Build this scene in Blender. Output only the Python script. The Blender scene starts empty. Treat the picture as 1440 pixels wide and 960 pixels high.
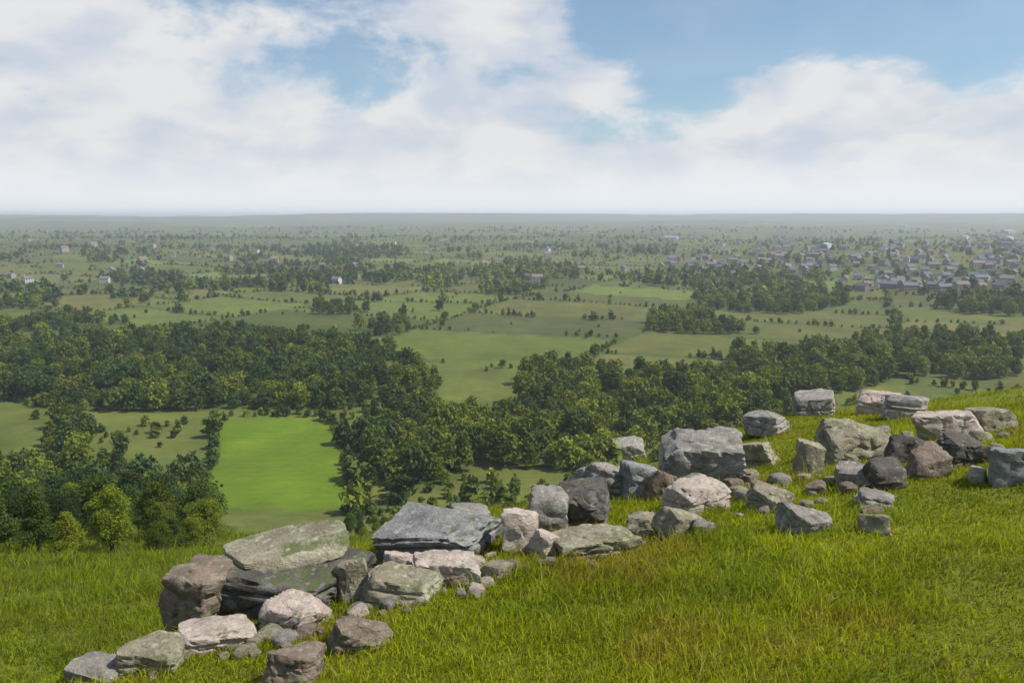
import bpy, bmesh, math, random
import numpy as np
from mathutils import Vector, Matrix, Euler
random.seed(7)
rng = np.random.default_rng(11)
R = math.radians
sc = bpy.context.scene
col = sc.collection

# ------------------------------------------------------------------ camera, sky, sun, exposure
CAMZ = 82.0
F = 1120.0                      # focal length in photograph pixels (28 mm on 36 mm)
PITCH = math.atan((480 - 304) / F)
cam = bpy.data.cameras.new('camera'); cam.lens = 28; cam.sensor_width = 36
cam.clip_start = 0.05; cam.clip_end = 90000
camo = bpy.data.objects.new('camera', cam); col.objects.link(camo)
camo.location = (0, 0, CAMZ); camo.rotation_euler = (math.pi / 2 - PITCH, 0, 0)
sc.camera = camo

SUN_EL, SUN_AZ = 52.0, 98.0     # azimuth measured from +Y (view direction) to the right
world = bpy.data.worlds.new('World'); sc.world = world; world.use_nodes = True
wt = world.node_tree; wt.nodes.clear()
def wn(t, **k):
    n = wt.nodes.new(t)
    for a, b in k.items(): setattr(n, a, b)
    return n
def wl(a, b): wt.links.new(a, b)
def wmath(op, a, b=None, clamp=False):
    n = wn('ShaderNodeMath', operation=op, use_clamp=clamp)
    for i, v in enumerate((a, b)):
        if v is None: continue
        if isinstance(v, (int, float)): n.inputs[i].default_value = v
        else: wl(v, n.inputs[i])
    return n.outputs[0]
sky = wn('ShaderNodeTexSky', sky_type='NISHITA', sun_disc=False)
sky.sun_elevation = R(SUN_EL); sky.sun_rotation = R(SUN_AZ)
sky.air_density = 1.0; sky.dust_density = .7; sky.ozone_density = 1.6
bg = wn('ShaderNodeBackground'); bg.inputs[1].default_value = 0.086
out = wn('ShaderNodeOutputWorld')
tc = wn('ShaderNodeTexCoord')
def direction(px, py):
    v = Vector(((px - 720) / F, 1.0, (480 - py) / F))
    v.rotate(Euler((-PITCH, 0, 0)))
    return v.normalized()
mp = wn('ShaderNodeMapping'); mp.inputs['Scale'].default_value = (1, 1, 2.0)
wl(tc.outputs['Generated'], mp.inputs[0])
warp = wn('ShaderNodeTexNoise'); warp.inputs['Scale'].default_value = 3.5; warp.inputs['Detail'].default_value = 4
wl(mp.outputs[0], warp.inputs['Vector'])
wa = wn('ShaderNodeVectorMath', operation='MULTIPLY_ADD')
wl(warp.outputs['Color'], wa.inputs[0]); wa.inputs[1].default_value = (.12, .12, .12); wl(mp.outputs[0], wa.inputs[2])
n1 = wn('ShaderNodeTexNoise'); n1.inputs['Scale'].default_value = 8.5; n1.inputs['Detail'].default_value = 12; n1.inputs['Roughness'].default_value = .62
wl(wa.outputs[0], n1.inputs['Vector'])
n2 = wn('ShaderNodeTexNoise'); n2.inputs['Scale'].default_value = 9; n2.inputs['Detail'].default_value = 6
wl(wa.outputs[0], n2.inputs['Vector'])
# coverage: cloud banks that stand in fixed directions of the sky
cov = None
CLOUDBANKS = [(70, 20, .13, .14), (180, 200, .26, .22), (420, 260, .30, .16), (690, 10, .13, .40), (850, 112, .07, .28),
              (1180, 150, .13, .36), (1120, 95, .09, .14), (1400, 230, .20, .35), (600, 220, .2, .04),
              (1150, 10, .24, -.34), (400, 40, .16, -.12), (900, 40, .10, -.24), (960, 215, .16, .16), (220, 30, .12, .16), (620, 250, .2, .12), (940, 150, .08, -.16), (1350, 125, .07, -.16), (520, 110, .08, -.08)]
for (px, py, rad, amp) in CLOUDBANKS:
    d = direction(px, py)
    s = wn('ShaderNodeVectorMath', operation='SUBTRACT'); wl(tc.outputs['Generated'], s.inputs[0]); s.inputs[1].default_value = d
    m = wn('ShaderNodeVectorMath', operation='MULTIPLY'); wl(s.outputs[0], m.inputs[0]); m.inputs[1].default_value = (1 / rad, 1 / rad, 2.0 / rad)
    q = wn('ShaderNodeVectorMath', operation='DOT_PRODUCT'); wl(m.outputs[0], q.inputs[0]); wl(m.outputs[0], q.inputs[1])
    e = wmath('POWER', 2.71828, wmath('MULTIPLY', q.outputs['Value'], -1.0))
    t = wmath('MULTIPLY', e, amp)
    cov = t if cov is None else wmath('ADD', cov, t)
sx = wn('ShaderNodeSeparateXYZ'); wl(tc.outputs['Generated'], sx.inputs[0])
low = wn('ShaderNodeMapRange', interpolation_type='SMOOTHSTEP'); wl(sx.outputs['Z'], low.inputs[0])
low.inputs[1].default_value = 0.10; low.inputs[2].default_value = 0.0; low.inputs[3].default_value = 0; low.inputs[4].default_value = .55
dens = wmath('ADD', wmath('ADD', n1.outputs['Fac'], cov), low.outputs[0])
cl = wn('ShaderNodeMapRange', interpolation_type='SMOOTHSTEP'); wl(dens, cl.inputs[0])
cl.inputs[1].default_value = .47; cl.inputs[2].default_value = .71; cl.inputs[3].default_value = .17; cl.inputs[4].default_value = .97
ramp = wn('ShaderNodeValToRGB'); wl(n2.outputs['Fac'], ramp.inputs[0])
ramp.color_ramp.elements[0].position = .38; ramp.color_ramp.elements[0].color = (5.6, 6.1, 7.0, 1)
ramp.color_ramp.elements[1].position = .58; ramp.color_ramp.elements[1].color = (7.5, 7.5, 7.55, 1)
lowc = wn('ShaderNodeMapRange', interpolation_type='SMOOTHSTEP'); wl(sx.outputs['Z'], lowc.inputs[0])
lowc.inputs[1].default_value = 0.09; lowc.inputs[2].default_value = 0.0; lowc.inputs[3].default_value = 0; lowc.inputs[4].default_value = 1
mh = wn('ShaderNodeMix', data_type='RGBA'); wl(lowc.outputs[0], mh.inputs[0]); wl(ramp.outputs[0], mh.inputs[6]); mh.inputs[7].default_value = (8.6, 8.8, 9.0, 1)
skm = wn('ShaderNodeMix', data_type='RGBA', blend_type='MULTIPLY'); skm.inputs[0].default_value = 1
wl(sky.outputs[0], skm.inputs[6]); skm.inputs[7].default_value = (.90, 1.08, 1.13, 1)
mx = wn('ShaderNodeMix', data_type='RGBA'); wl(cl.outputs[0], mx.inputs[0]); wl(skm.outputs[2], mx.inputs[6]); wl(mh.outputs[2], mx.inputs[7])
wl(mx.outputs[2], bg.inputs[0]); wl(bg.outputs[0], out.inputs[0])

sun = bpy.data.lights.new('sun', 'SUN'); sun.energy = 4.6; sun.angle = R(.6); sun.color = (1, .95, .87)
suno = bpy.data.objects.new('sun', sun); col.objects.link(suno)
sd = Vector((math.sin(R(SUN_AZ)) * math.cos(R(SUN_EL)), math.cos(R(SUN_AZ)) * math.cos(R(SUN_EL)), math.sin(R(SUN_EL))))
suno.rotation_euler = sd.to_track_quat('Z', 'Y').to_euler(); suno.location = (0, 0, 200)
sc.view_settings.view_transform = 'Standard'; sc.view_settings.look = 'None'
sc.view_settings.exposure = 0.32; sc.view_settings.gamma = 1.0; sc.view_settings.use_curve_mapping = False
sc.render.engine = 'CYCLES'
sc.cycles.use_denoising = True
sc.cycles.max_bounces = 6; sc.cycles.transparent_max_bounces = 6; sc.cycles.volume_bounces = 1

# ------------------------------------------------------------------ helpers
def hash2(ix, iy, s=0):
    n = (ix.astype(np.int64) * 374761393 + iy.astype(np.int64) * 668265263 + s * 982451653) & 0xffffffff
    n = ((n ^ (n >> 13)) * 1274126177) & 0xffffffff
    n = (n ^ (n >> 16)) & 0xffffffff
    return n / 4294967295.0
def vnoise(x, y, s=0):
    x = np.asarray(x, float); y = np.asarray(y, float)
    ix = np.floor(x); iy = np.floor(y); fx = x - ix; fy = y - iy
    fx = fx * fx * (3 - 2 * fx); fy = fy * fy * (3 - 2 * fy)
    a = hash2(ix, iy, s); b = hash2(ix + 1, iy, s); c = hash2(ix, iy + 1, s); d = hash2(ix + 1, iy + 1, s)
    return (a + (b - a) * fx) * (1 - fy) + (c + (d - c) * fx) * fy
def fbm(x, y, s=0, o=4):
    v = 0; a = .5
    for i in range(o):
        v = v + a * (vnoise(x, y, s + i) - .5); x = x * 2.03 + 3.1; y = y * 2.03 - 1.7; a *= .5
    return v * 2
def sstep(a, b, x):
    t = np.clip((x - a) / (b - a), 0, 1); return t * t * (3 - 2 * t)

EX = np.array([-60, -14, -6, -3, 0, 2.5, 5, 8, 14, 20, 40, 90.])      # brow beyond which the hill falls away
EY = np.array([34, 22, 17, 14.5, 13, 14.5, 17, 20.5, 24, 27, 34, 44.])
SX = np.array([-9, -5.5, -4.3, -3.2, -2.5, -.9, .5, 2.2, 4.9, 8.5, 14, 40.])   # line of the rocky scarp
SY = np.array([-40, -10, 1, 5.6, 7.2, 8.9, 9.6, 11.4, 14.2, 17.5, 22, 34.])
def H(x, y):
    """height of the land: hilltop, the slope beyond the rocky edge, the valley and the far hills"""
    x = np.asarray(x, float); y = np.asarray(y, float)
    ye = np.interp(x, EX, EY)
    xs = 25 * np.tanh(x / 25)
    yb = 30 * np.tanh(np.minimum(y, 0) / 30) + np.maximum(y, 0)
    hill = CAMZ - 1.7 - .22 * np.minimum(yb, ye) + .12 * xs
    t = np.maximum(y - ye, 0)
    ts = y - np.interp(x, SX, SY)
    hill = hill - (1.25 + 2.7 * sstep(-1.5, -5.5, x)) * sstep(-.6, 2.4, ts) * (1 - .8 * sstep(3, 9, x)) - .25 * np.exp(-((ts - .5) / .8) ** 2)
    hill = hill - (.22 * t + .17 * np.maximum(t - 4, 0) + .0 * t) + .10 * fbm(x / 2.2, y / 2.2, 3) + .02 * t * fbm(x / 17, y / 17, 9)
    hill = hill + .5 * fbm(x / 9, y / 9, 5) * sstep(2, 9, y)
    r = np.hypot(x, y)
    val = 3 + 5 * fbm(x / 260, y / 260, 21) + 26 * sstep(700, 2600, r) * (fbm(x / 900, y / 700, 31) + .3)
    val = val + (42 + 26 * fbm(x / 1500, y / 1500, 44)) * sstep(3000, 9000, r) + 22 * sstep(200, 900, x) * sstep(150, 700, r) * (1 - sstep(1200, 2500, r))
    val = val + 92 * np.exp(-((r - 9500) / 2400) ** 2) * (sstep(.25, .95, vnoise(x / 3000 + 3.3, y / 14000, 51)) * .8 + .2 * vnoise(x / 900, y / 9000, 53)) + 30 * np.exp(-((r - 5200) / 900) ** 2) * vnoise(x / 1300, y / 5000, 52)
    val = np.where(val > CAMZ, CAMZ + 42 * np.tanh((val - CAMZ) / 42), val)
    k = 6.0
    m = np.maximum(hill, val)
    return m + k * np.exp(-np.abs(hill - val) / k) * .35
def Hs(x, y): return float(H(np.array([x]), np.array([y]))[0])
def hit(px, py):
    """where on the land something seen at this pixel of the photograph stands"""
    d = direction(px, py)
    t = 2 * 1.01 ** np.arange(0, 960)
    z = CAMZ + d.z * t; h = H(d.x * t, d.y * t)
    i = int(np.argmax(z < h)) if (z < h).any() else len(t) - 1
    return Vector((d.x * t[i], d.y * t[i], float(h[i])))
def project(x, y, z):
    c, s = math.cos(PITCH), math.sin(PITCH)
    dz = z - CAMZ
    yy = y * c - dz * s; zz = y * s + dz * c
    yy = np.maximum(yy, .01)
    return 720 + F * x / yy, 480 - F * zz / yy

def mesh_np(name, V, faces, smooth=False):
    """faces: (n,k) array"""
    me = bpy.data.meshes.new(name)
    V = np.asarray(V, np.float32); faces = np.asarray(faces, np.int32)
    n, k = faces.shape
    me.vertices.add(len(V)); me.vertices.foreach_set('co', V.ravel())
    me.loops.add(n * k); me.loops.foreach_set('vertex_index', faces.ravel())
    me.polygons.add(n); me.polygons.foreach_set('loop_start', np.arange(0, n * k, k, dtype=np.int32))
    me.update(calc_edges=True)
    if smooth: me.polygons.foreach_set('use_smooth', np.ones(n, bool))
    return me
def link(name, me, mat=None, parent=None):
    o = bpy.data.objects.new(name, me); col.objects.link(o)
    if mat is not None and me is not None and not me.materials: me.materials.append(mat)
    if parent is not None: o.parent = parent
    return o
def tag(o, label=None, cat=None, group=None, kind=None):
    if label: o['label'] = label
    if cat: o['category'] = cat
    if group: o['group'] = group
    if kind: o['kind'] = kind
    return o
def set_color(me, C):
    a = me.color_attributes.new('tint', 'FLOAT_COLOR', 'POINT')
    A = np.ones((len(C), 4), np.float32); A[:, :3] = C
    a.data.foreach_set('color', A.ravel())

class NT:
    def __init__(self, name, rough=.9):
        self.m = bpy.data.materials.new(name); self.m.use_nodes = True
        self.t = self.m.node_tree; self.b = self.t.nodes['Principled BSDF']
        self.b.inputs['Roughness'].default_value = rough
        self.b.inputs['Specular IOR Level'].default_value = .25
    def n(self, t, **k):
        n = self.t.nodes.new(t)
        for a, b in k.items(): setattr(n, a, b)
        return n
    def l(self, a, b): self.t.links.new(a, b)
    def noise(self, vec, scale, detail=4, rough=.55, dist=0):
        n = self.n('ShaderNodeTexNoise'); n.inputs['Scale'].default_value = scale; n.inputs['Detail'].default_value = detail
        n.inputs['Roughness'].default_value = rough; n.inputs['Distortion'].default_value = dist
        if vec is not None: self.l(vec, n.inputs['Vector'])
        return n.outputs['Fac']
    def ramp(self, fac, stops):
        r = self.n('ShaderNodeValToRGB'); self.l(fac, r.inputs[0])
        e = r.color_ramp.elements
        while len(e) < len(stops): e.new(.5)
        for i, (p, c) in enumerate(stops):
            e[i].position = p; e[i].color = (*c, 1) if len(c) == 3 else c
        return r.outputs[0]
    def mix(self, fac, a, b, mode='MIX'):
        m = self.n('ShaderNodeMix', data_type='RGBA', blend_type=mode)
        for i, v in ((0, fac), (6, a), (7, b)):
            if isinstance(v, (int, float)): m.inputs[i].default_value = v
            elif isinstance(v, tuple): m.inputs[i].default_value = (*v, 1)
            else: self.l(v, m.inputs[i])
        return m.outputs[2]
    def bump(self, h, strength=.5, dist=.05):
        b = self.n('ShaderNodeBump'); b.inputs['Strength'].default_value = strength; b.inputs['Distance'].default_value = dist
        self.l(h, b.inputs['Height']); self.l(b.outputs[0], self.b.inputs['Normal'])
    def base(self, c):
        if isinstance(c, tuple): self.b.inputs['Base Color'].default_value = (*c, 1)
        else: self.l(c, self.b.inputs['Base Color'])

def foliage_mat(name, base, var=.5, from_attr=False, transl=.3):
    t = NT(name, .75)
    if from_attr:
        a = t.n('ShaderNodeAttribute', attribute_name='tint'); c = a.outputs['Color']
    else:
        oi = t.n('ShaderNodeObjectInfo')
        c = t.ramp(oi.outputs['Random'], [(0, tuple(v * (1 - var) for v in base)), (.5, base),
                                         (.8, (base[0] * 1.2, base[1] * 1.12, base[2] * .9)), (1, tuple(v * (1 + var) for v in base))])
    tcn = t.n('ShaderNodeTexCoord')
    nz = t.noise(tcn.outputs['Object'], .9, 3)
    c = t.mix(.55, c, t.ramp(nz, [(.3, (.55, .6, .5)), (.7, (1.35, 1.3, 1.1))]), 'MULTIPLY')
    t.base(c)
    tr = t.n('ShaderNodeBsdfTranslucent'); t.l(c, tr.inputs[0])
    ms = t.n('ShaderNodeMixShader'); ms.inputs[0].default_value = transl
    t.l(t.b.outputs[0], ms.inputs[1]); t.l(tr.outputs[0], ms.inputs[2])
    t.l(ms.outputs[0], t.t.nodes['Material Output'].inputs[0])
    return t.m

# ------------------------------------------------------------------ land
ang = math.radians(28) - 0
th = np.concatenate([np.arange(-180, -48, 3.0), np.arange(-48, 48, .16), np.arange(48, 180, 3.0)])
rr = np.concatenate([[.0], .6 * 1.045 ** np.arange(0, 62)]); rr = rr[rr < 9]
rr = np.concatenate([rr, 9 * 1.0185 ** np.arange(0, 470)]); rr = rr[rr < 17000]
TH, RR = np.meshgrid(np.radians(th), rr)
X = RR * np.sin(TH); Y = RR * np.cos(TH); Z = H(X, Y)
nr, na = X.shape
def fieldcell(x, y):
    wx = x + 45 * fbm(x / 190, y / 190, 61, 2); wy = y + 45 * fbm(x / 190, y / 190, 71, 2)
    c, s = math.cos(.45), math.sin(.45)
    u = (wx * c - wy * s) / 150; v = (wx * s + wy * c) / 95
    v = v + .5 * (np.floor(u) % 2)
    iu = np.floor(u); iv = np.floor(v)
    eu = np.minimum(u - iu, 1 - (u - iu)) * 150; ev = np.minimum(v - iv, 1 - (v - iv)) * 95
    return iu, iv, np.minimum(eu, ev)
# which parts of the valley are wood: centre (pixel), half width, half height, density
WOODS = [(260, 500, 300, 26, .9), (280, 545, 260, 34, 1.), (90, 735, 230, 62, 1.), (100, 640, 28, 50, .7), (590, 630, 75, 58, .9),
         (800, 560, 70, 50, 1.), (1000, 572, 170, 40, 1.), (780, 620, 130, 40, 1.), (960, 455, 50, 14, .9), (1080, 424, 110, 14, .8), (1300, 500, 160, 34, .8),
         (1400, 430, 80, 14, .9), (1160, 520, 120, 30, .9), (200, 392, 60, 10, .5), (430, 394, 50, 10, .8), (500, 355, 70, 9, .9),
         (560, 540, 70, 22, .5), (740, 385, 90, 10, .4), (620, 392, 30, 12, .8), (380, 455, 200, 10, .25), (1010, 395, 120, 12, .4), (400, 560, 90, 26, 1.)]
CLEAR = [(388, 650, 92, 76), (700, 488, 90, 20), (650, 540, 34, 30), (1000, 486, 130, 16), (30, 620, 40, 30), (136, 640, 30, 16), (235, 665, 60, 34)]
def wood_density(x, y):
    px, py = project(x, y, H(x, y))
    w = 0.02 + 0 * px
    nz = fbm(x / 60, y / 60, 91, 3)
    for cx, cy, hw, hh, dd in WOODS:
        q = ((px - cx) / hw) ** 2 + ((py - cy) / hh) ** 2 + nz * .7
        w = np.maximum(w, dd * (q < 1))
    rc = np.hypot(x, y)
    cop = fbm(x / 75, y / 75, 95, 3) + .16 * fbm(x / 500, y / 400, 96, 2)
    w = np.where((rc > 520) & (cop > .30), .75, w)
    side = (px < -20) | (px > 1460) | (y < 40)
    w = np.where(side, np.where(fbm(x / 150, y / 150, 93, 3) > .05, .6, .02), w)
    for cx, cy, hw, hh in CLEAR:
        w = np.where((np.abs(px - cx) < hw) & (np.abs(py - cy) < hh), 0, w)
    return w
_f = [hit(300, 590), hit(478, 584), hit(300, 716), hit(484, 716)]
FC = ((_f[0] + _f[1] + _f[2] + _f[3]) / 4)
FU = (_f[1] + _f[3] - _f[0] - _f[2]) / 4; FV = (_f[0] + _f[1] - _f[2] - _f[3]) / 4
def pasture(x, y):
    det = FU.x * FV.y - FU.y * FV.x; ax = x - FC.x; ay = y - FC.y
    u = (ax * FV.y - ay * FV.x) / det; v = (FU.x * ay - FU.y * ax) / det
    u = u + .22 * fbm(x / 38, y / 38, 83, 3); v = v + .12 * fbm(x / 40, y / 40, 84, 3)
    return np.abs(u) ** 5 + np.abs(v) ** 5
def landcolor(x, y):
    iu, iv, e = fieldcell(x, y)
    h = hash2(iu, iv, 5)[..., None]; h2 = hash2(iu, iv, 8)[..., None]
    pal = np.array([(.10, .135, .028), (.12, .16, .03), (.12, .13, .035), (.11, .125, .032), (.085, .10, .03), (.105, .125, .028), (.085, .115, .022), (.125, .128, .042)])
    C = pal[np.floor(h[..., 0] * 7.99).astype(int)] * (.8 + .4 * h2)
    # rough moorland grass near the hill and in the nearer valley
    n = fbm(x / 23, y / 23, 77, 4)[..., None]
    rough = np.array((.115, .15, .022)) * (1 + .5 * n)
    r = np.hypot(x, y)[..., None]
    C = C * (1 - sstep(120, 60, r)) + rough * sstep(120, 60, r)
    gx, gy = x * math.cos(.45) - y * math.sin(.45), x * math.sin(.45) + y * math.cos(.45)
    C = C * np.array((.84, .82, .72)) * (1 + .10 * fbm(gx / 60, gy / 3.0, 57, 3)[..., None] + .22 * fbm(x / 28, y / 28, 58, 4)[..., None])      # drill rows and patchy growth
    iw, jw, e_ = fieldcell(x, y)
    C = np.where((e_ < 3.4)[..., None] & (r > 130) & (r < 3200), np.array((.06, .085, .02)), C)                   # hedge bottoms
    near = (r < 420) & (r > 60)
    C = np.where(near, C * .35 + .65 * np.array((.105, .135, .024)) * (1 + .45 * fbm(x / 14, y / 14, 59, 4)[..., None]), C)
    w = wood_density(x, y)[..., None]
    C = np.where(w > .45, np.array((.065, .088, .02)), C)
    px, py = project(x, y, H(x, y)); px = px[..., None]; py = py[..., None]
    g = pasture(x, y)[..., None] < 1
    C = np.where(g & (r > 120) & (r < 500), np.array((.095, .158, .007)) * (1 + .25 * n), C)
    C = C * (1 + .18 * fbm(x / 7, y / 7, 55, 3)[..., None])
    # the hilltop turf
    nh = fbm(x / 1.3, y / 1.3, 15, 4)[..., None]
    turf = np.array((.13, .15, .012)) * (1 + .3 * nh)
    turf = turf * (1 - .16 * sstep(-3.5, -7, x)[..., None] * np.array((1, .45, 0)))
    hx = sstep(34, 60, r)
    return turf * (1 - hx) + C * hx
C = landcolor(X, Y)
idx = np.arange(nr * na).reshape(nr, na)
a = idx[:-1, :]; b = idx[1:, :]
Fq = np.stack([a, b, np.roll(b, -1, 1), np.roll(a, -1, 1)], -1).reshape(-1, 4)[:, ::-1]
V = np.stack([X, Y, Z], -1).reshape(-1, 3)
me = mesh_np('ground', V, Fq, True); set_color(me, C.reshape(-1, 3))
t = NT('turf_and_fields', 1.0)
at_ = t.n('ShaderNodeAttribute', attribute_name='tint'); g = t.n('ShaderNodeNewGeometry')
nf = t.noise(g.outputs['Position'], 9, 6, .65); nm = t.noise(g.outputs['Position'], .35, 5)
c = t.mix(.7, at_.outputs['Color'], t.ramp(nf, [(.3, (.55, .55, .5)), (.7, (1.4, 1.35, 1.3))]), 'MULTIPLY')
c = t.mix(.5, c, t.ramp(nm, [(.35, (.75, .9, .9)), (.65, (1.25, 1.08, 1.0))]), 'MULTIPLY')
c = t.mix(.55, c, t.ramp(t.noise(g.outputs['Position'], .045, 7, .65), [(.35, (.68, .78, .7)), (.65, (1.25, 1.12, 1.1))]), 'MULTIPLY')
mpr = t.n('ShaderNodeMapping'); mpr.inputs['Rotation'].default_value = (0, 0, .45); mpr.inputs['Scale'].default_value = (.02, .45, .02); t.l(g.outputs['Position'], mpr.inputs[0])
c = t.mix(.35, c, t.ramp(t.noise(mpr.outputs[0], 1, 4, .6), [(.35, (.72, .75, .7)), (.65, (1.2, 1.15, 1.1))]), 'MULTIPLY')
t.base(c); t.bump(nf, .6, .04)
tag(link('ground', me, t.m), kind='structure')

ORD = 'first second third fourth fifth sixth seventh eighth ninth tenth eleventh twelfth thirteenth fourteenth fifteenth sixteenth seventeenth eighteenth nineteenth twentieth'.split()
TENS = ['twenty', 'thirty', 'forty']
def ordinal(i): return ORD[i] if i < 20 else TENS[(i + 1) // 10 - 2] + ('ieth' if (i + 1) % 10 == 0 else '-' + ORD[(i + 1) % 10 - 1])
TENTH = {'twentyieth': 'twentieth', 'thirtyieth': 'thirtieth', 'fortyieth': 'fortieth'}
def order_labels(items):
    by = {}
    for o, px in items: by.setdefault(o['label'], []).append((px, o))
    for lab, L in by.items():
        if 1 < len(L) <= 45:
            L.sort(key=lambda q: q[0])
            for i, (px, o) in enumerate(L):
                w = 'leftmost' if i == 0 else 'rightmost' if i == len(L) - 1 else ordinal(i) + ' from the left'
                o['label'] = w.replace('twentyieth', 'twentieth').replace('thirtyieth', 'thirtieth').replace('fortyieth', 'fortieth') + ' ' + lab
# ------------------------------------------------------------------ boulders
from mathutils import noise as mn
def rock_mat(name, base, light, dark, lichen):
    t = NT(name, .92)
    tcn = t.n('ShaderNodeTexCoord'); P = tcn.outputs['Object']; g = t.n('ShaderNodeNewGeometry')
    mpn = t.n('ShaderNodeMapping'); mpn.inputs['Scale'].default_value = (1, 1, 3.2); t.l(P, mpn.inputs[0])
    a = t.noise(P, 1.6, 6, .6, .4); b = t.noise(mpn.outputs[0], 4.5, 8, .68); f = t.noise(P, 38, 5, .7); s = t.noise(P, 5.5, 7, .7, .6)
    c = t.ramp(a, [(.32, dark), (.5, base), (.68, light)])
    c = t.mix(.6, c, t.ramp(b, [(.3, (.55, .55, .56)), (.7, (1.35, 1.33, 1.28))]), 'MULTIPLY')
    c = t.mix(.6, c, t.ramp(f, [(.3, (.6, .6, .6)), (.7, (1.4, 1.4, 1.4))]), 'MULTIPLY')
    c = t.mix(t.ramp(s, [(.55, (0, 0, 0)), (.60, (.7, .7, .7))]), c, lichen)
    sep = t.n('ShaderNodeSeparateXYZ'); t.l(g.outputs['Normal'], sep.inputs[0])
    up = t.n('ShaderNodeMath', operation='MULTIPLY'); t.l(sep.outputs['Z'], up.inputs[0]); t.l(t.noise(P, 2.7, 6, .7), up.inputs[1])
    c = t.mix(t.ramp(up.outputs[0], [(.52, (0, 0, 0)), (.60, (.8, .8, .8))]), c, (.075, .105, .02))   # moss where it can settle
    vo = t.n('ShaderNodeTexVoronoi'); vo.inputs['Scale'].default_value = 9; t.l(P, vo.inputs['Vector'])
    c = t.mix(t.ramp(vo.outputs['Distance'], [(.16, (.55, .55, .55)), (.24, (0, 0, 0))]), c, tuple(v * 1.15 for v in lichen))
    t.base(c)
    h = t.n('ShaderNodeMath', operation='MULTIPLY_ADD'); t.l(b, h.inputs[0]); h.inputs[1].default_value = 1.6; t.l(f, h.inputs[2])
    t.bump(h.outputs[0], .75, .035)
    return t.m
ROCK = {
 'grey': rock_mat('grey_gritstone', (.26, .235, .21), (.36, .33, .30), (.14, .13, .12), (.36, .36, .31)),
 'brown': rock_mat('brown_gritstone', (.22, .17, .13), (.31, .26, .21), (.11, .085, .065), (.26, .25, .19)),
 'pale': rock_mat('pale_pinkish_stone', (.46, .38, .33), (.58, .50, .44), (.30, .24, .20), (.46, .43, .36)),
 'tan': rock_mat('tan_lichened_stone', (.27, .24, .17), (.37, .34, .25), (.15, .13, .09), (.38, .38, .25)),
 'blue': rock_mat('bluish_gritstone', (.225, .225, .22), (.33, .325, .315), (.12, .12, .12), (.32, .33, .30)),
 'dark': rock_mat('dark_and_shaded_gritstone', (.105, .093, .08), (.17, .155, .135), (.055, .05, .045), (.2, .2, .17)),  # dark stone, also used where shade is put into the colour
}
def rock_mesh(seed, dims, sub=5, blocky=.75, rough=.06):
    rs = random.Random(seed)
    bm = bmesh.new(); bmesh.ops.create_icosphere(bm, subdivisions=sub, radius=1)
    planes = []
    tilt = Euler((rs.uniform(-.18, .18), rs.uniform(-.18, .18), rs.uniform(-.5, .5))).to_matrix()
    for ax in ((1, 0, 0), (-1, 0, 0), (0, 1, 0), (0, -1, 0), (0, 0, 1), (0, 0, -1)):
        v = Vector(ax) + Vector((rs.uniform(-.22, .22), rs.uniform(-.22, .22), rs.uniform(-.16, .16)))
        planes.append((tilt @ v.normalized(), rs.uniform(.74, .9)))
    for i in range(9):
        v = Vector((rs.gauss(0, 1), rs.gauss(0, 1), rs.gauss(.2, .7))).normalized()
        planes.append((v, rs.uniform(.86, 1.12)))
    dx, dy, dz = dims; off = Vector((rs.uniform(0, 90), rs.uniform(0, 90), rs.uniform(0, 90)))
    S = (dx + dy) / 4
    beds = [rs.uniform(-.8, .8) for _ in range(rs.randint(1, 3))]
    for v in bm.verts:
        d = v.co.normalized()
        r = 9
        for n, q in planes:
            k = d.dot(n)
            if k > .05: r = min(r, q / k)
        r = r * blocky + 1.0 * (1 - blocky)
        p = d * min(r, 1.45)
        w = Vector((p.x * dx / 2, p.y * dy / 2, p.z * dz / 2))
        k = mn.fractal(w / S * .9 + off, 1, 2, 5)
        rid = abs(mn.noise(w / S * 2.1 + off * 2)) 
        amt = S * (rough * 1.5 * k - rough * 1.2 * math.exp(-(rid / .07) ** 2)) + .018 * mn.fractal(w * 6 + off, .9, 2, 3)
        for bz in beds:                                    # bedding planes weathered back
            e = p.z + .12 * mn.noise(w / S + off) - bz
            amt -= S * .07 * math.exp(-(e / .06) ** 2)
        amt *= min(1, dz / S * .9)
        v.co = w + Vector((d.x, d.y, d.z * .6)) * amt
    me = bpy.data.meshes.new('boulder'); bm.to_mesh(me); bm.free()
    me.polygons.foreach_set('use_smooth', np.ones(len(me.polygons), bool))
    try: me.set_sharp_from_angle(angle=R(30))
    except Exception: pass
    return me
MPP = lambda p: (p - Vector((0, 0, CAMZ))).length / F
def boulder(px, py, wpx, hpx, mat, label, seed, name='boulder', cat='boulder', depth=.8, tilt=(0, 0), yaw=None, sink=.22, group=None, blocky=.9, back=0):
    p = hit(px, py); k = MPP(p)
    if back:
        p.y += back; p.z = Hs(p.x, p.y)
    q_ = 1 if px < 1050 else .84
    w = wpx * k * q_; h = hpx * k * q_; sink += .05
    hh = h / (1 - sink) * .84
    me = rock_mesh(seed, (w * 1.16, w * 1.15 * depth, hh * 1.12), 5 if wpx > 60 else 4, blocky)
    o = link(name, me, ROCK[mat])
    dy = w * depth * .45
    o.location = (p.x, p.y + dy, Hs(p.x, p.y + dy) * .35 + p.z * .65 + hh / 2 - hh * sink)
    if yaw is None: yaw = random.Random(seed).uniform(-.35, .35)
    tl_ = random.Random(seed * 3)
    o.rotation_euler = (tilt[0] + tl_.uniform(-.12, .12) * (.3 if wpx > 100 else 1), tilt[1] + tl_.uniform(-.16, .16) * (.3 if wpx > 100 else 1), yaw)
    tag(o, label, cat, group)
    return o
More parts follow.
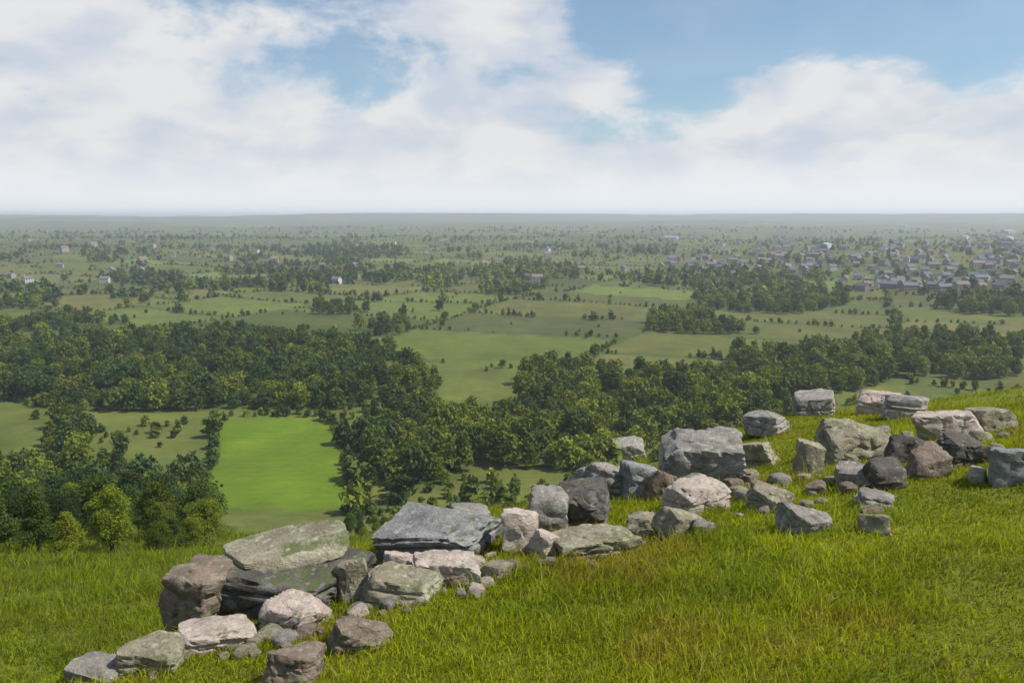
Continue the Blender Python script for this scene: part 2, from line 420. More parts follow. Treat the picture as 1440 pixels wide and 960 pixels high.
BOULDERS = [
 # px, py base, width, height, stone, label
 (382, 868, 196, 68, 'dark', 'largest boulder at lower left, its shaded face put into dark stone colour', 1, .8, (.0, .03), .1),  # dark stone colour stands in for the boulder's shaded front
 (272, 884, 92, 88, 'brown', 'brown weathered rock leaning on the left end of the largest boulder', 2, .9, (0, .2), .25),
 (385, 868, 156, 19, 'tan', 'sunlit top of the largest boulder, added as a pale flat slab', 3, .7, (.02, .03), .2),  # added pale piece imitating the sunlit top of the boulder
 (458, 806, 46, 52, 'brown', 'dark brown upright block on the right end of the largest boulder', 4, .8, (0, .1), .2),
 (290, 922, 92, 36, 'pale', 'pale cream stone lying below the brown leaning rock', 5, .7, (0, 0), .25),
 (408, 892, 74, 38, 'pale', 'pinkish grey stone tucked under the front of the largest boulder', 6, .8, (0, -.1), .25),
 (205, 952, 76, 34, 'tan', 'flat tan stone at the lower left, next but one to the corner', 7, .8, (0, 0), .3),
 (128, 966, 62, 24, 'grey', 'low grey stone cut by the bottom edge at far left', 8, .8, (0, 0), .3),
 (408, 966, 66, 46, 'brown', 'reddish brown stone at the bottom edge below the largest boulder', 9, .8, (0, 0), .3),
 (500, 922, 78, 36, 'brown', 'low brown stone in the grass right of and below the largest boulder', 10, .8, (0, 0), .35),
 (492, 850, 42, 66, 'tan', 'narrow tan upright stone right of the largest boulder', 11, .8, (0, .1), .2),
 (560, 852, 104, 38, 'tan', 'long low tan slab between the largest boulder and the grass', 12, .7, (0, 0), .3),
 (614, 792, 138, 60, 'blue', 'blue grey block with a flat light top, left of the pale split stones', 13, .8, (.06, -.04), .15),
 (560, 822, 40, 44, 'pale', 'small very pale cream stone at the foot of the blue grey block', 14, .9, (0, 0), .2),
 (630, 824, 96, 40, 'pale', 'pinkish flat stone in front of the blue grey block', 15, .6, (0, .04), .25),
 (698, 818, 38, 26, 'tan', 'small olive tan stone between the blue grey block and the pale split stones', 16, .8, (0, 0), .3),
 (733, 782, 44, 72, 'pale', 'tall pale grey stone leaning at the middle of the rocky edge', 17, .8, (0, -.15), .15),
 (768, 790, 42, 42, 'pale', 'brightest pinkish stone at the foot of the tall pale leaning stone', 18, .9, (0, 0), .2),
 (836, 786, 112, 38, 'tan', 'long tan slab lying in the grass right of the brightest pinkish stone', 19, .6, (0, .03), .3),
 (770, 752, 60, 66, 'grey', 'purple grey block behind the brightest pinkish stone', 20, .8, (0, .1), .15),
 (820, 748, 78, 70, 'dark', 'rock near the middle of the edge, crevice shade put in as nearly black', 21, .9, (0, 0), .1),  # nearly black colour stands in for the shade inside a crevice
 (858, 706, 86, 52, 'grey', 'mid grey block above the nearly black crevice rock', 22, .8, (.05, .1), .15),
 (902, 706, 56, 58, 'blue', 'blue grey block wedged between the mid grey and the brown banded rocks', 23, .8, (0, -.1), .15),
 (994, 690, 112, 80, 'grey', 'large grey topped rock right of the middle, brown lower face', 24, .8, (.04, .04), .12),
 (985, 722, 84, 44, 'pale', 'pink pale slab in front of the large grey topped rock', 25, .7, (0, 0), .25),
 (930, 706, 44, 48, 'brown', 'small reddish brown block left of the large grey topped rock', 26, .8, (0, 0), .2),
 (905, 754, 46, 34, 'tan', 'pale tan stone in the grass, left of a pair below the wedged blue block', 27, .8, (0, 0), .3),
 (958, 754, 56, 34, 'tan', 'olive tan stone in the grass, right of a pair below the pink slab', 28, .8, (0, 0), .35),
 (1084, 612, 66, 36, 'grey', 'pale grey rock standing out against the dark wood behind', 29, .8, (0, 0), .15),
 (1070, 656, 62, 40, 'tan', 'grass topped tan rock between the large grey topped and pale grey rocks', 30, .8, (0, 0), .25),
 (1090, 720, 66, 38, 'tan', 'tan stone with pale lichen low in the grass right of the pink slab', 31, .8, (0, 0), .25),
 (1140, 752, 74, 36, 'grey', 'grey stone pair lying lowest in the right hand grass', 32, .8, (0, 0), .3),
 (1150, 586, 66, 38, 'grey', 'grey green rock on the skyline of the hill, first right of the pale one', 33, .8, (0, 0), .2),
 (1140, 668, 44, 60, 'tan', 'yellowish upright stone left of the broad tan rock', 34, .8, (0, 0), .25),
 (1212, 650, 108, 64, 'tan', 'broad tan rock on the right hand hillside', 35, .8, (.03, 0), .18),
 (1244, 584, 62, 40, 'pale', 'bright cream rock on the skyline above the broad tan rock', 36, .8, (0, 0), .2),
 (1282, 588, 60, 38, 'grey', 'light grey rock on the skyline beside the bright cream rock', 37, .8, (0, 0), .2),
 (1284, 654, 54, 46, 'dark', 'dark grey rock right of the broad tan rock', 38, .8, (0, 0), .15),
 (1208, 690, 56, 40, 'grey', 'mid grey stone under the broad tan rock', 39, .8, (0, 0), .25),
 (1250, 692, 60, 44, 'dark', 'blackish stone under the right end of the broad tan rock', 40, .8, (0, 0), .2),
 (1346, 618, 86, 44, 'pale', 'mauve grey slab near the skyline toward the right edge', 41, .8, (0, 0), .2),
 (1362, 658, 68, 46, 'dark', 'dark rock below the mauve grey slab', 42, .8, (0, 0), .15),
 (1312, 674, 58, 44, 'brown', 'brown stone between the blackish stone and the dark rock', 43, .8, (0, 0), .25),
 (1432, 684, 60, 60, 'blue', 'bluish rock cut by the right edge', 44, .8, (0, 0), .2),
 (1236, 752, 44, 34, 'tan', 'small pinkish tan stone alone in the right hand grass', 45, .8, (0, 0), .3),
 (1240, 716, 50, 22, 'grey', 'small flat grey stone half sunk below the blackish stone', 46, .8, (0, 0), .35),
 (1404, 606, 60, 36, 'tan', 'tan rock close to the right edge beyond the mauve slab', 47, .8, (0, 0), .25),
 (660, 760, 60, 44, 'grey', 'grey green rock at the right end of the blue grey block', 48, .8, (0, 0), .3),
 (880, 652, 70, 34, 'grey', 'mossy grey rock top behind the mid grey block', 49, .8, (0, 0), .25),
 (1020, 640, 54, 40, 'grey', 'grey rock behind the large grey topped rock', 50, .8, (0, 0), .2),
]
for (px, py, w, h, m, lab, seed, dep, tl, sk) in BOULDERS:
    small = w < 70
    ob_ = boulder(px, py, w, h, m, lab, seed * 13 + 5, 'stone' if small else 'boulder', 'stone' if small else 'boulder', dep, tl, None, sk)
    if seed == 1: big_ = ob_
    if seed == 3:
        top = max((big_.matrix_basis @ v.co).z for v in big_.data.vertices)
        print('SLAB', top, [tuple(round(q, 2) for q in o_.dimensions) for o_ in (big_, ob_)])
        ob_.location = (big_.location.x - .02, big_.location.y + .12, top + .0)
        ob_.rotation_euler = (.03, -.05, .12)
# loose stones along the scarp
rs = random.Random(5)
line = [(100, 955), (240, 925), (420, 905), (520, 855), (610, 830), (700, 806), (790, 790), (880, 760), (960, 735), (1040, 705), (1120, 690), (1200, 660), (1300, 640), (1430, 640)]
zones = ['below the largest boulder', 'around the blue grey block', 'below the nearly black rock', 'below the large grey topped rock', 'on the right hand hillside']
protos = {}; loose = []
for i in range(210):
    s_ = rs.random() * (len(line) - 1); k = int(s_); f = s_ - k
    px = line[k][0] * (1 - f) + line[k + 1][0] * f + rs.gauss(0, 12); py = line[k][1] * (1 - f) + line[k + 1][1] * f + rs.gauss(0, 13 if px < 1000 else 30)
    z = zones[0 if px < 500 else 1 if px < 700 else 2 if px < 900 else 3 if px < 1100 else 4]
    m = rs.choice(['tan', 'tan', 'grey', 'pale', 'brown']); sz = 10 + 30 * rs.random() ** 2
    key = (m, i % 4)
    if key not in protos: protos[key] = rock_mesh(700 + len(protos), (1, .8, .6), 3, .7)
    o = link('stone', protos[key], ROCK[m])
    p = hit(px, py); w = sz * MPP(p)
    o.scale = (w, w * rs.uniform(.8, 1.1), w * rs.uniform(.7, 1.2)); o.location = (p.x, p.y, p.z + .14 * w); o.rotation_euler = (rs.uniform(-.2, .2), rs.uniform(-.2, .2), rs.uniform(0, 6))
    cw = {'tan': 'tan', 'grey': 'grey', 'pale': 'pale pinkish', 'brown': 'brown'}[m]
    tag(o, 'small loose %s stone %s' % (cw, z), 'stone', 'small %s stones %s' % (cw, z)); loose.append((o, px))

order_labels(loose)
# ------------------------------------------------------------------ turf on the hilltop: blades in uneven tufts
def blades(n, x0, seed, hmin, hmax, wd, rmin, rmax, amin=-46, amax=46, carpet=False, far=False):
    g = np.random.default_rng(seed)
    u = g.random(n)
    r = rmin * (rmax / rmin) ** (u ** (.62 if carpet else .8)); a = np.radians(amin + (amax - amin) * g.random(n))
    x = r * np.sin(a); y = r * np.cos(a)
    tn = fbm(x / .35, y / .35, 301, 3); keep = g.random(n) < np.clip(.62 + 1.0 * tn, .75 if carpet else .12, 1)
    ts = y - np.interp(x, SX, SY); ye = np.interp(x, EX, EY)
    keep &= y < ye + (95 if far else 26)
    x = x[keep]; y = y[keep]; r = r[keep]; tn = tn[keep]; n = len(x)
    big = fbm(x / 1.7, y / 1.7, 311, 3)
    h = (hmin + (hmax - hmin) * g.random(n) ** 1.6) * (1 + .9 * np.clip(big + tn * .5, -.25, 1)) * (1 + .03 * r)
    h = h * np.where(g.random(n) < .012, 2.1, 1)
    w = wd * (.7 + .6 * g.random(n)) * (.6 + r / 9)
    az = g.random(n) * 6.283; lean = (.25 + .75 * g.random(n)) * h
    ld = g.random(n) * 6.283
    lx = lean * np.cos(ld) + .22 * h; ly = lean * np.sin(ld) - .12 * h
    z = H(x, y) - .01
    ox = np.cos(az) * w / 2; oy = np.sin(az) * w / 2
    P = np.zeros((n, 5, 3))
    P[:, 0] = np.stack([x - ox, y - oy, z], -1); P[:, 1] = np.stack([x + ox, y + oy, z], -1)
    P[:, 2] = np.stack([x - ox * .8 + lx * .35, y - oy * .8 + ly * .35, z + h * .6], -1); P[:, 3] = np.stack([x + ox * .8 + lx * .35, y + oy * .8 + ly * .35, z + h * .6], -1)
    P[:, 4] = np.stack([x + lx, y + ly, z + h * .95], -1)
    base = np.array((.305, .35, .008)) * (1 + .22 * big[:, None]) * (.75 + .5 * g.random((n, 1)))
    straw = np.array((.34, .28, .08)); red = np.array((.18, .12, .03)); lush = np.array((.15, .24, .012))
    och = sstep(.12, .5, fbm(x / 1.1 + 7, y / 1.1, 331, 4))[:, None]
    base = base * (1 - .75 * och) + np.array((.36, .29, .03)) * .75 * och * (.75 + .5 * g.random((n, 1)))
    q = g.random((n, 1)); sel = fbm(x / .9, y / .9, 321, 3)[:, None]
    C = np.where(q < .09 + .12 * np.clip(sel, 0, 1), straw, base)
    C = np.where((q > .95 - .1 * np.clip(-sel, 0, 1)), red, C)
    C = C * (1 - .45 * (sel > .28)) + lush * .45 * (sel > .28)
    CC = np.repeat(C[:, None], 5, 1) * np.array([1, 1, 1, 1, 1])[None, :, None]
    i = np.arange(n)[:, None] * 5
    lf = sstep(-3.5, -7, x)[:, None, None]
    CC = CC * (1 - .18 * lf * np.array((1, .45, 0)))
    T = np.concatenate([i + [0, 1, 3], i + [0, 3, 2], i + [2, 3, 4]], 0)
    return P.reshape(-1, 3), T, CC.reshape(-1, 3)
grass_m = foliage_mat('grass_blades', (.1, .15, .02), from_attr=True, transl=.42)
for nm, args in (('grass', ((430000, 0, 1, .035, .095, .0055, 2.0, 40), (620000, 0, 2, .025, .055, .008, 3.0, 30))),):
    (P, T, CC), (P2, T2, C2) = blades(*args[0]), blades(*args[1], carpet=True)
    P3, T3, C3 = blades(260000, 0, 5, .10, .26, .006, 20, 110, -46, 10, far=True)
    T2 = np.concatenate([T2, T3 + len(P2)]); P2 = np.concatenate([P2, P3]); C2 = np.concatenate([C2, C3 * .8])
    P, T, CC = np.concatenate([P, P2]), np.concatenate([T, T2 + len(P)]), np.concatenate([CC, C2])
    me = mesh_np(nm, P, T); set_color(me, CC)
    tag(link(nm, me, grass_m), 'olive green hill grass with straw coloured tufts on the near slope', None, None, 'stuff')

# ------------------------------------------------------------------ trees
def leaf_cloud(seed, centres, radii, n, size):
    """n small leaf clumps spread through ellipsoid lobes, returned as vertices and quads"""
    g = np.random.default_rng(seed)
    k = g.choice(len(centres), n, p=radii.prod(1) ** .66 / (radii.prod(1) ** .66).sum())
    d = g.normal(size=(n, 3)); d /= np.linalg.norm(d, axis=1)[:, None]
    rad = g.random(n) ** .42
    P = centres[k] + d * rad[:, None] * radii[k]
    P += g.normal(size=(n, 3)) * size * .5
    nn = d + g.normal(size=(n, 3)) * .75 + np.array([0, 0, .3]); nn /= np.linalg.norm(nn, axis=1)[:, None]
    a = np.cross(nn, g.normal(size=(n, 3))); a /= np.linalg.norm(a, axis=1)[:, None]; b = np.cross(nn, a)
    s = size * (.55 + .9 * g.random((n, 1)))
    V = np.stack([P - a * s, P + b * s * .6, P + a * s, P - b * s * .6], 1).reshape(-1, 3)
    return V, np.arange(n * 4).reshape(-1, 4)
def crown_lobes(seed, h, r, lobes, conical=False):
    g = np.random.default_rng(seed)
    c = []; q = []
    for i in range(lobes):
        f = (i + .5) / lobes; zz = h * (.26 + .66 * f)
        prof = (1 - f) ** .8 * 1.0 if conical else math.sin(math.pi * min(.98, .18 + .78 * f)) ** .6
        a = i * 2.4 + g.random() * .9; rr_ = r * prof * (.35 + .5 * g.random())
        s = r * (.30 + .22 * g.random()) * (.6 + .5 * prof)
        c.append((rr_ * math.cos(a), rr_ * math.sin(a), zz)); q.append((s, s, s * .72))
    return np.array(c), np.array(q)
def limb(bm, p0, p1, r0, r1, n=7):
    p0 = Vector(p0); p1 = Vector(p1); d = (p1 - p0); q = d.to_track_quat('Z', 'Y')
    prev = None
    for j in range(4):
        f = j / 3; p = p0.lerp(p1, f) + Vector((math.sin(f * 4 + r0 * 99), math.cos(f * 3 + r0 * 77), 0)) * r0 * .5 * math.sin(math.pi * f); rr_ = r0 + (r1 - r0) * f
        ring = [bm.verts.new(p + q @ Vector((math.cos(6.2832 * i / n) * rr_, math.sin(6.2832 * i / n) * rr_, 0))) for i in range(n)]
        if prev:
            for i in range(n): bm.faces.new((prev[i], prev[(i + 1) % n], ring[(i + 1) % n], ring[i]))
        prev = ring
def trunk_mesh(seed, h, cen):
    bm = bmesh.new(); r = h * .026
    limb(bm, (0, 0, -.6), (.02 * h, 0, h * .42), r * 1.3, r * .8)
    limb(bm, (.02 * h, 0, h * .42), (0, .02 * h, h * .8), r * .8, r * .25)
    for i in range(0, len(cen), max(1, len(cen) // 6)):
        limb(bm, (.01 * h, 0, h * (.25 + .3 * i / len(cen))), tuple(cen[i]), r * .5, r * .14, 5)
    me = bpy.data.meshes.new('trunk'); bm.to_mesh(me); bm.free(); return me
bt = NT('bark', .95); bt.base(bt.ramp(bt.noise(bt.n('ShaderNodeTexCoord').outputs['Object'], 6, 4), [(.3, (.05, .042, .03)), (.7, (.12, .1, .075))])); BARK = bt.m
LEAF = [foliage_mat('dark_foliage', (.062, .10, .014)), foliage_mat('olive_foliage', (.12, .15, .012)), foliage_mat('light_foliage', (.17, .21, .016)), foliage_mat('deep_green_foliage', (.038, .075, .018))]
TREEDEF = []
for i in range(9):
    lod = 0 if i < 4 else 1
    h, r = (11, 4.3) if i % 2 == 0 else (12.5, 3.9)
    cen, rad = crown_lobes(40 + i, h, r, 22 + i, conical=(i in (3, 7)))
    V_, F_ = leaf_cloud(60 + i, cen, rad, 11000 if lod == 0 else 5200, .15 if lod == 0 else .22)
    cm = mesh_np('crown', V_, F_); TREEDEF.append((cm, trunk_mesh(i, h, cen), lod))
crown_cache = {}
def crown_variant(i, m):
    if (i, m) not in crown_cache:
        c = TREEDEF[i][0].copy(); c.materials.clear(); c.materials.append(LEAF[m]); crown_cache[i, m] = c
    return crown_cache[i, m]
for d_ in TREEDEF: d_[1].materials.append(BARK)
# candidate positions all over the visible land, kept by how wooded the place is
g = np.random.default_rng(3)
N = 200000
NHG = 2600000
r_ = np.concatenate([45 * (4200 / 45) ** (g.random(N) ** .75), 150 + 2850 * np.sqrt(g.random(NHG))]); a_ = np.radians(-42 + 84 * g.random(N + NHG))
cx, cy = r_ * np.sin(a_), r_ * np.cos(a_)
only_hedge = np.arange(N + NHG) >= N
iu, iv, ed = fieldcell(cx, cy)
sel_ = (~only_hedge) | (ed < 1.7)
r_, cx, cy, only_hedge = r_[sel_], cx[sel_], cy[sel_], only_hedge[sel_]
# area weighting so the stand is evenly dense on the ground
wgt = (r_ / 4200) ** 1.0
dens_ = wood_density(cx, cy)
iu, iv, ed = fieldcell(cx, cy)
hedge = (ed < 1.7) & (hash2(iu, iv, 17) < .85)
gapn = fbm(cx / 35, cy / 35, 401, 3)
kept = []; rim = set()
grid = {}
order = np.argsort(r_)
pxs, pys = project(cx, cy, H(cx, cy))
hz = H(cx, cy); pst = pasture(cx, cy)
for i in order:
    x, y = float(cx[i]), float(cy[i]); r = r_[i]
    isw = dens_[i] > .3
    if pxs[i] > 940 and 312 < pys[i] < 402 and r > 600 and (pxs[i] > 1170 or pys[i] < 380) and g.random() < .72: continue
    if only_hedge[i] and isw: continue
    clear = any(abs(pxs[i] - a) < c_ and abs(pys[i] - b) < d_ for a, b, c_, d_ in CLEAR)
    clear = clear or pst[i] < 1
    if 1.0 < pst[i] < 1.75 and not only_hedge[i]:
        sp = 3.6; isw = False; rim.add(int(i))
    elif pst[i] < 1: continue
    elif isw:
        if g.random() > dens_[i] + gapn[i] * .4: continue
        sp = 5.2 + r * .0065
    elif hedge[i] and not clear and r > 230:
        if gapn[i] < -.28: continue
        sp = 2.9 + r * .0032
    elif r < 330 and r > 62 and not clear and not only_hedge[i] and gapn[i] > -.05 and g.random() < .22:
        sp = 6.5
    else:
        if g.random() > .0022 or clear or only_hedge[i]: continue
        sp = 12
    if r < 62: continue
    if r < 170 and (pxs[i] < -60 or pxs[i] > 1500): continue
    if 292 < pxs[i] < 486 and r < 240 and pys[i] - (7 if r < 120 else 12) / r * F < 700: continue
    c0 = (int(x // sp), int(y // sp), int(sp * 4))
    if c0 in grid: continue
    near = False
    for ax in (-1, 0, 1):
        for ay in (-1, 0, 1):
            for q in grid.get((c0[0] + ax, c0[1] + ay, c0[2]), ()):
                if (q[0] - x) ** 2 + (q[1] - y) ** 2 < (sp * .8) ** 2: near = True
    if near: continue
    grid.setdefault(c0, []).append((x, y))
    kept.append((x, y, float(hz[i]), isw, float(r), float(pxs[i]), float(pys[i])))
print('TREES', len(kept))
def zone(px, py, r):
    if px < 310 and py > 680: return 'low on the left slope'
    if px < 520 and py > 575: return 'beside the bright field'
    if 500 < px < 690 and py > 570: return 'right of the bright field'
    if px < 545: return 'behind the bright field'
    if px < 1120: return 'beyond the middle rocks'
    return 'beyond the right rocks'
def mk_tree(i, m):
    e = bpy.data.objects.new('tree', None); col.objects.link(e); e.empty_display_size = .5
    link('trunk', TREEDEF[i][1], None, e); link('crown', crown_variant(i, m), None, e)
    return e
vis = [k for k in kept if -60 < k[5] < 1500]
vis.sort(key=lambda k: k[4])
ind = vis[:300]; inds = set(id(k) for k in ind)
rest = [k for k in kept if id(k) not in inds]
rt = random.Random(9)
kindword = ['dark green', 'olive green', 'light green', 'deep green']
treelist = []
shape = {3: 'pointed', 7: 'pointed'}
for k, (x, y, z, isw, r, px, py) in enumerate(ind):
    i = rt.choice([0, 1, 2, 3, 0, 1, 2]) if k < 70 else rt.choice([4, 5, 6, 7, 8, 4, 5, 6])
    left = px < 520
    if not isw and r < 330 and not (1 < float(pasture(np.array([x]), np.array([y]))[0]) < 1.8): isw = None
    m = rt.choices([0, 1, 2, 3], [4, 2, 1, 4] if left else [2.4, 5, 3.4, .5])[0]
    s = rt.uniform(.62, 1.12) * (.3 if isw is None else .5 if not isw else 1) * (.42 if r < 90 else .6 if r < 140 else .85 if r < 220 else 1)
    e = mk_tree(i, m); e.location = (x, y, z); e.scale = (s * rt.uniform(.9, 1.2), s * rt.uniform(.9, 1.2), s); e.rotation_euler = (0, 0, rt.uniform(0, 6.28))
    size = 'small' if s < .6 else 'tall' if s > .95 else 'middling'
    zn = zone(px, py, r)
    lab = '%s %s %s tree %s' % (size, kindword[m], shape.get(i, 'rounded'), zn)
    treelist.append((e, px))
    tag(e, lab, 'tree', '%s %s %s trees %s' % (size, kindword[m], shape.get(i, 'rounded'), zn))
order_labels(treelist)
# the rest of the woods and hedgerows, too many to be things
def mass(name, label, items, lodn, lsize, seed):
    if not items: return
    tm = []
    for i in range(5):
        cen, rad = crown_lobes(90 + i + seed, 10.5, 4.0, 16, conical=(i == 3))
        V_, F_ = leaf_cloud(80 + i + seed, cen, rad * 1.05, lodn, lsize); tm.append((V_, F_))
    Vs = []; Fs = []; Cs = []; off = 0
    gg = np.random.default_rng(seed)
    pal = np.array([(.068, .105, .014), (.12, .15, .012), (.17, .20, .016), (.045, .085, .018)])
    for (x, y, z, isw, r, px, py) in items:
        V_, F_ = tm[gg.integers(5)]; a = gg.random() * 6.28; s = (.5 + .8 * gg.random() ** 1.2) * (1 if isw else .27 + .12 * gg.random() if gg.random() < .88 else .7)
        c_, s_ = math.cos(a) * s, math.sin(a) * s
        W = np.stack([V_[:, 0] * c_ - V_[:, 1] * s_ + x, V_[:, 0] * s_ + V_[:, 1] * c_ + y, V_[:, 2] * s * (.9 + .3 * gg.random()) - 1.2 * s + z], -1)
        Vs.append(W); Fs.append(F_ + off); off += len(V_)
        p = [.4, .2, .08, .32] if px < 560 else [.24, .4, .3, .06]
        Cs.append(np.repeat((pal[gg.choice(4, p=p)] * (.8 + .5 * gg.random()))[None], len(V_), 0))
    me = mesh_np(name, np.concatenate(Vs), np.concatenate(Fs)); set_color(me, np.concatenate(Cs))
    tag(link(name, me, MASSM), label, None, None, 'stuff')
MASSM = foliage_mat('woodland_foliage', (.05, .08, .02), from_attr=True, transl=.25)
mass('woodland', 'mixed woodland trees in the nearer valley', [k for k in rest if k[4] < 800 and k[3]], 900, .5, 1)
mass('hedgerows', 'green field hedgerows in the nearer valley', [k for k in rest if k[4] < 800 and not k[3]], 110, 1.5, 3)
mass('distant_woodland', 'hazy distant woods across the plain', [k for k in rest if k[4] >= 800 and k[3]], 110, 1.5, 2)
mass('distant_hedgerows', 'hazy distant hedgerows across the plain', [k for k in rest if k[4] >= 800 and not k[3]], 26, 2.8, 4)

# ------------------------------------------------------------------ houses of the far town
def wallmat(name, c):
    t = NT(name, .9); t.base(t.mix(.5, c, t.ramp(t.noise(t.n('ShaderNodeTexCoord').outputs['Object'], 3, 4), [(.3, (.75, .75, .75)), (.7, (1.2, 1.2, 1.2))]), 'MULTIPLY')); return t.m
WM = {'stone': wallmat('stone_wall', (.30, .27, .23)), 'white': wallmat('white_render', (.5, .48, .45)), 'brick': wallmat('brick_wall', (.29, .22, .19)), 'metal': wallmat('pale_cladding', (.42, .43, .44))}
RM = {'slate': wallmat('slate_roof', (.13, .13, .145)), 'tile': wallmat('tile_roof', (.19, .145, .125)), 'sheet': wallmat('sheet_roof', (.33, .345, .36))}
gl = NT('window_glass', .15); gl.base((.03, .035, .04)); gl.b.inputs['Specular IOR Level'].default_value = .6
def boxes(name, L, mat, parent=None):
    bm = bmesh.new()
    for (cx_, cy_, cz_, sx_, sy_, sz_) in L:
        bmesh.ops.create_cube(bm, size=1, matrix=Matrix.Translation((cx_, cy_, cz_)) @ Matrix.Diagonal((sx_, sy_, sz_, 1)))
    me = bpy.data.meshes.new(name); bm.to_mesh(me); bm.free()
    return me
def house_meshes(w, d, h, rh, over=.35, industrial=False):
    wall = bmesh.new()
    vs = [wall.verts.new(p) for p in ((-w/2, -d/2, -3), (w/2, -d/2, -3), (w/2, d/2, -3), (-w/2, d/2, -3), (-w/2, -d/2, h), (w/2, -d/2, h), (w/2, d/2, h), (-w/2, d/2, h), (-w/2, 0, h + rh), (w/2, 0, h + rh))]
    for f in ((0, 1, 5, 4), (2, 3, 7, 6), (1, 2, 6, 9, 5), (3, 0, 4, 8, 7)): wall.faces.new([vs[i] for i in f])
    wm_ = bpy.data.meshes.new('wall'); wall.to_mesh(wm_); wall.free()
    rf = bmesh.new(); W = w / 2 + over; D = d / 2 + over; e = rh / (d / 2) * over; t_ = .22
    a = [(-W, -D, h - e + .05), (W, -D, h - e + .05), (W, 0, h + rh + .05), (-W, 0, h + rh + .05), (W, D, h - e + .05), (-W, D, h - e + .05)]
    lo = [rf.verts.new(p) for p in a]; hi = [rf.verts.new((p[0], p[1], p[2] + t_)) for p in a]
    for f in ((0, 1, 2, 3), (3, 2, 4, 5)):
        rf.faces.new([hi[i] for i in f]); rf.faces.new([lo[i] for i in reversed(f)])
    for i, j in ((0, 1), (1, 2), (2, 4), (4, 5), (5, 3), (3, 0)): rf.faces.new((lo[i], lo[j], hi[j], hi[i]))
    rm_ = bpy.data.meshes.new('roof'); rf.to_mesh(rm_); rf.free()
    ch = boxes('chimney', [(-w * .36, 0, h + rh + .5, .9, .6, 1.5), (-w * .36 - .2, 0, h + rh + 1.4, .22, .22, .35), (-w * .36 + .2, 0, h + rh + 1.4, .22, .22, .35)], None)
    wins = [(x_, -d / 2 - .0, z_) for x_ in ((-w * .3, 0, w * .3) if w < 14 else tuple(-w * .42 + w * .84 * i / 6 for i in range(7))) for z_ in ((1.5, 4.1) if not industrial else (2.5,))]
    return wm_, rm_, ch, wins
HT = []
for (w, d, h, rh, wk, rk, ind_, txt) in ((9, 7, 5.2, 2.6, 'stone', 'slate', 0, 'slate roofed stone house'), (16, 7.5, 5.4, 2.8, 'brick', 'slate', 0, 'slate roofed brick terrace'),
        (10, 8, 5.2, 2.8, 'white', 'slate', 0, 'grey roofed white house'), (8.5, 7, 5, 2.7, 'brick', 'tile', 0, 'brown roofed brick house'),
        (46, 24, 8, 2.6, 'metal', 'sheet', 1, 'long pale industrial shed'), (13, 8, 7.5, 3, 'stone', 'tile', 0, 'tall brown roofed stone house')):
    wm_, rm_, ch, wins = house_meshes(w, d, h, rh, industrial=bool(ind_))
    wm_.materials.append(WM[wk]); rm_.materials.append(RM[rk]); ch.materials.append(WM[wk])
    wme = boxes('window', [(0, 0, 0, 1.2, .12, 1.3)], None); wme.materials.append(gl.m)
    HT.append((wm_, rm_, ch, wins, wme, bool(ind_), txt))
def house(k, x, y, rz, label, group, detail=True):
    wm_, rm_, ch, wins, wme, ind_, txt = HT[k]
    e = bpy.data.objects.new('shed' if ind_ else 'house', None); col.objects.link(e)
    e.location = (x, y, Hs(x, y)); e.rotation_euler = (0, 0, rz)
    link('wall', wm_, None, e); rf = link('roof', rm_, None, e)
    if not ind_: link('chimney', ch, None, rf)
    if detail:
        for p in wins: link('window', wme, None, e).location = p
    tag(e, label, 'shed' if ind_ else 'house', group); return e
rh_ = random.Random(21)
placed = []
NH = 0; houselist = []
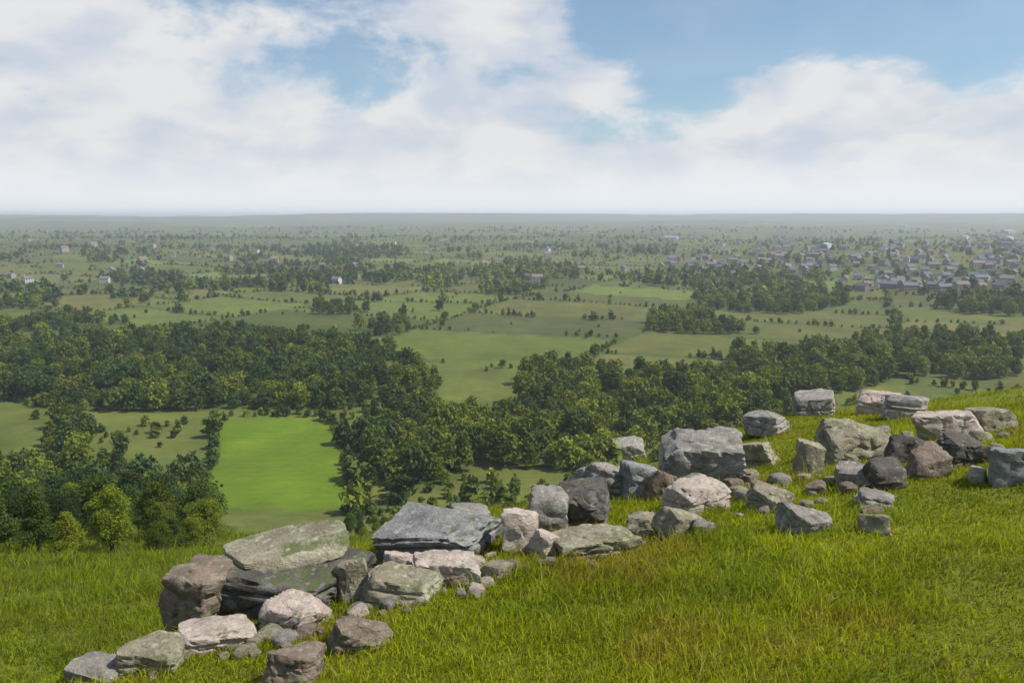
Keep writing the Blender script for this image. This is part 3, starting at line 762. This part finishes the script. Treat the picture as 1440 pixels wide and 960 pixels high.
for n in range(4000):
    u = rh_.random()
    if u < .72: px, py = rh_.uniform(930, 1450), rh_.triangular(318, 398, 372)
    elif u < .9: px, py = rh_.uniform(1180, 1440), rh_.uniform(392, 412)
    else: px, py = rh_.uniform(0, 1000), rh_.uniform(322, 400)
    p = hit(px, py)
    if p.length < 300 or p.length > 6500: continue
    if any((p.x - q[0]) ** 2 + (p.y - q[1]) ** 2 < q[2] ** 2 for q in placed): continue
    far = p.length
    k = rh_.choices(range(6), [4, 4, 2.2, 3, .9, 2])[0]
    if px < 930: k = rh_.choice([0, 2, 5])
    if far > 2200: k = rh_.choice([4, 1, 1, 3, 0]) if px > 930 else 0
    if far < 1500 and k == 4 and rh_.random() < .7: k = 1
    placed.append((p.x, p.y, 34 if k == 4 else 12))
    if px < 930: zn, gr = 'among fields of the far plain', 'scattered farmhouses on the plain'
    elif py < 340: zn, gr = 'in the hazy back of town', 'hazy back rows of the far town'
    elif px < 1180: zn, gr = 'on the left side of town', 'left part of the far town'
    else: zn, gr = 'on the right side of town', 'right part of the far town'
    e_ = house(k, p.x, p.y, rh_.choice([.2, .2 + math.pi / 2, -.4, .9]) + rh_.uniform(-.1, .1), HT[k][6] + ' ' + zn, HT[k][6].replace('house', 'houses').replace('shed', 'sheds').replace('terrace', 'terraces') + ', ' + gr, far < 1500 and k != 4)
    houselist.append((e_, px)); NH += 1
    if NH >= 290: break
order_labels(houselist)
print('HOUSES', NH)

# ------------------------------------------------------------------ air over the plain
hm = bpy.data.materials.new('haze_air'); hm.use_nodes = True; ht = hm.node_tree; ht.nodes.clear()
pv = ht.nodes.new('ShaderNodeVolumePrincipled'); ho = ht.nodes.new('ShaderNodeOutputMaterial')
pv.inputs['Color'].default_value = (.80, .845, 1.0, 1); pv.inputs['Density'].default_value = .000145; pv.inputs['Anisotropy'].default_value = .2
ht.links.new(pv.outputs[0], ho.inputs['Volume'])
zmin = float(Z.min()) - 1; zmax = max(CAMZ, float(Z.max())) + 1.5; S_ = 17500
me = boxes('haze', [(0, 0, (zmin + zmax) / 2, 2 * S_, 2 * S_, zmax - zmin)], None); me.materials.append(hm)
tag(link('haze', me), kind='stuff', label='pale blue haze over the plain')
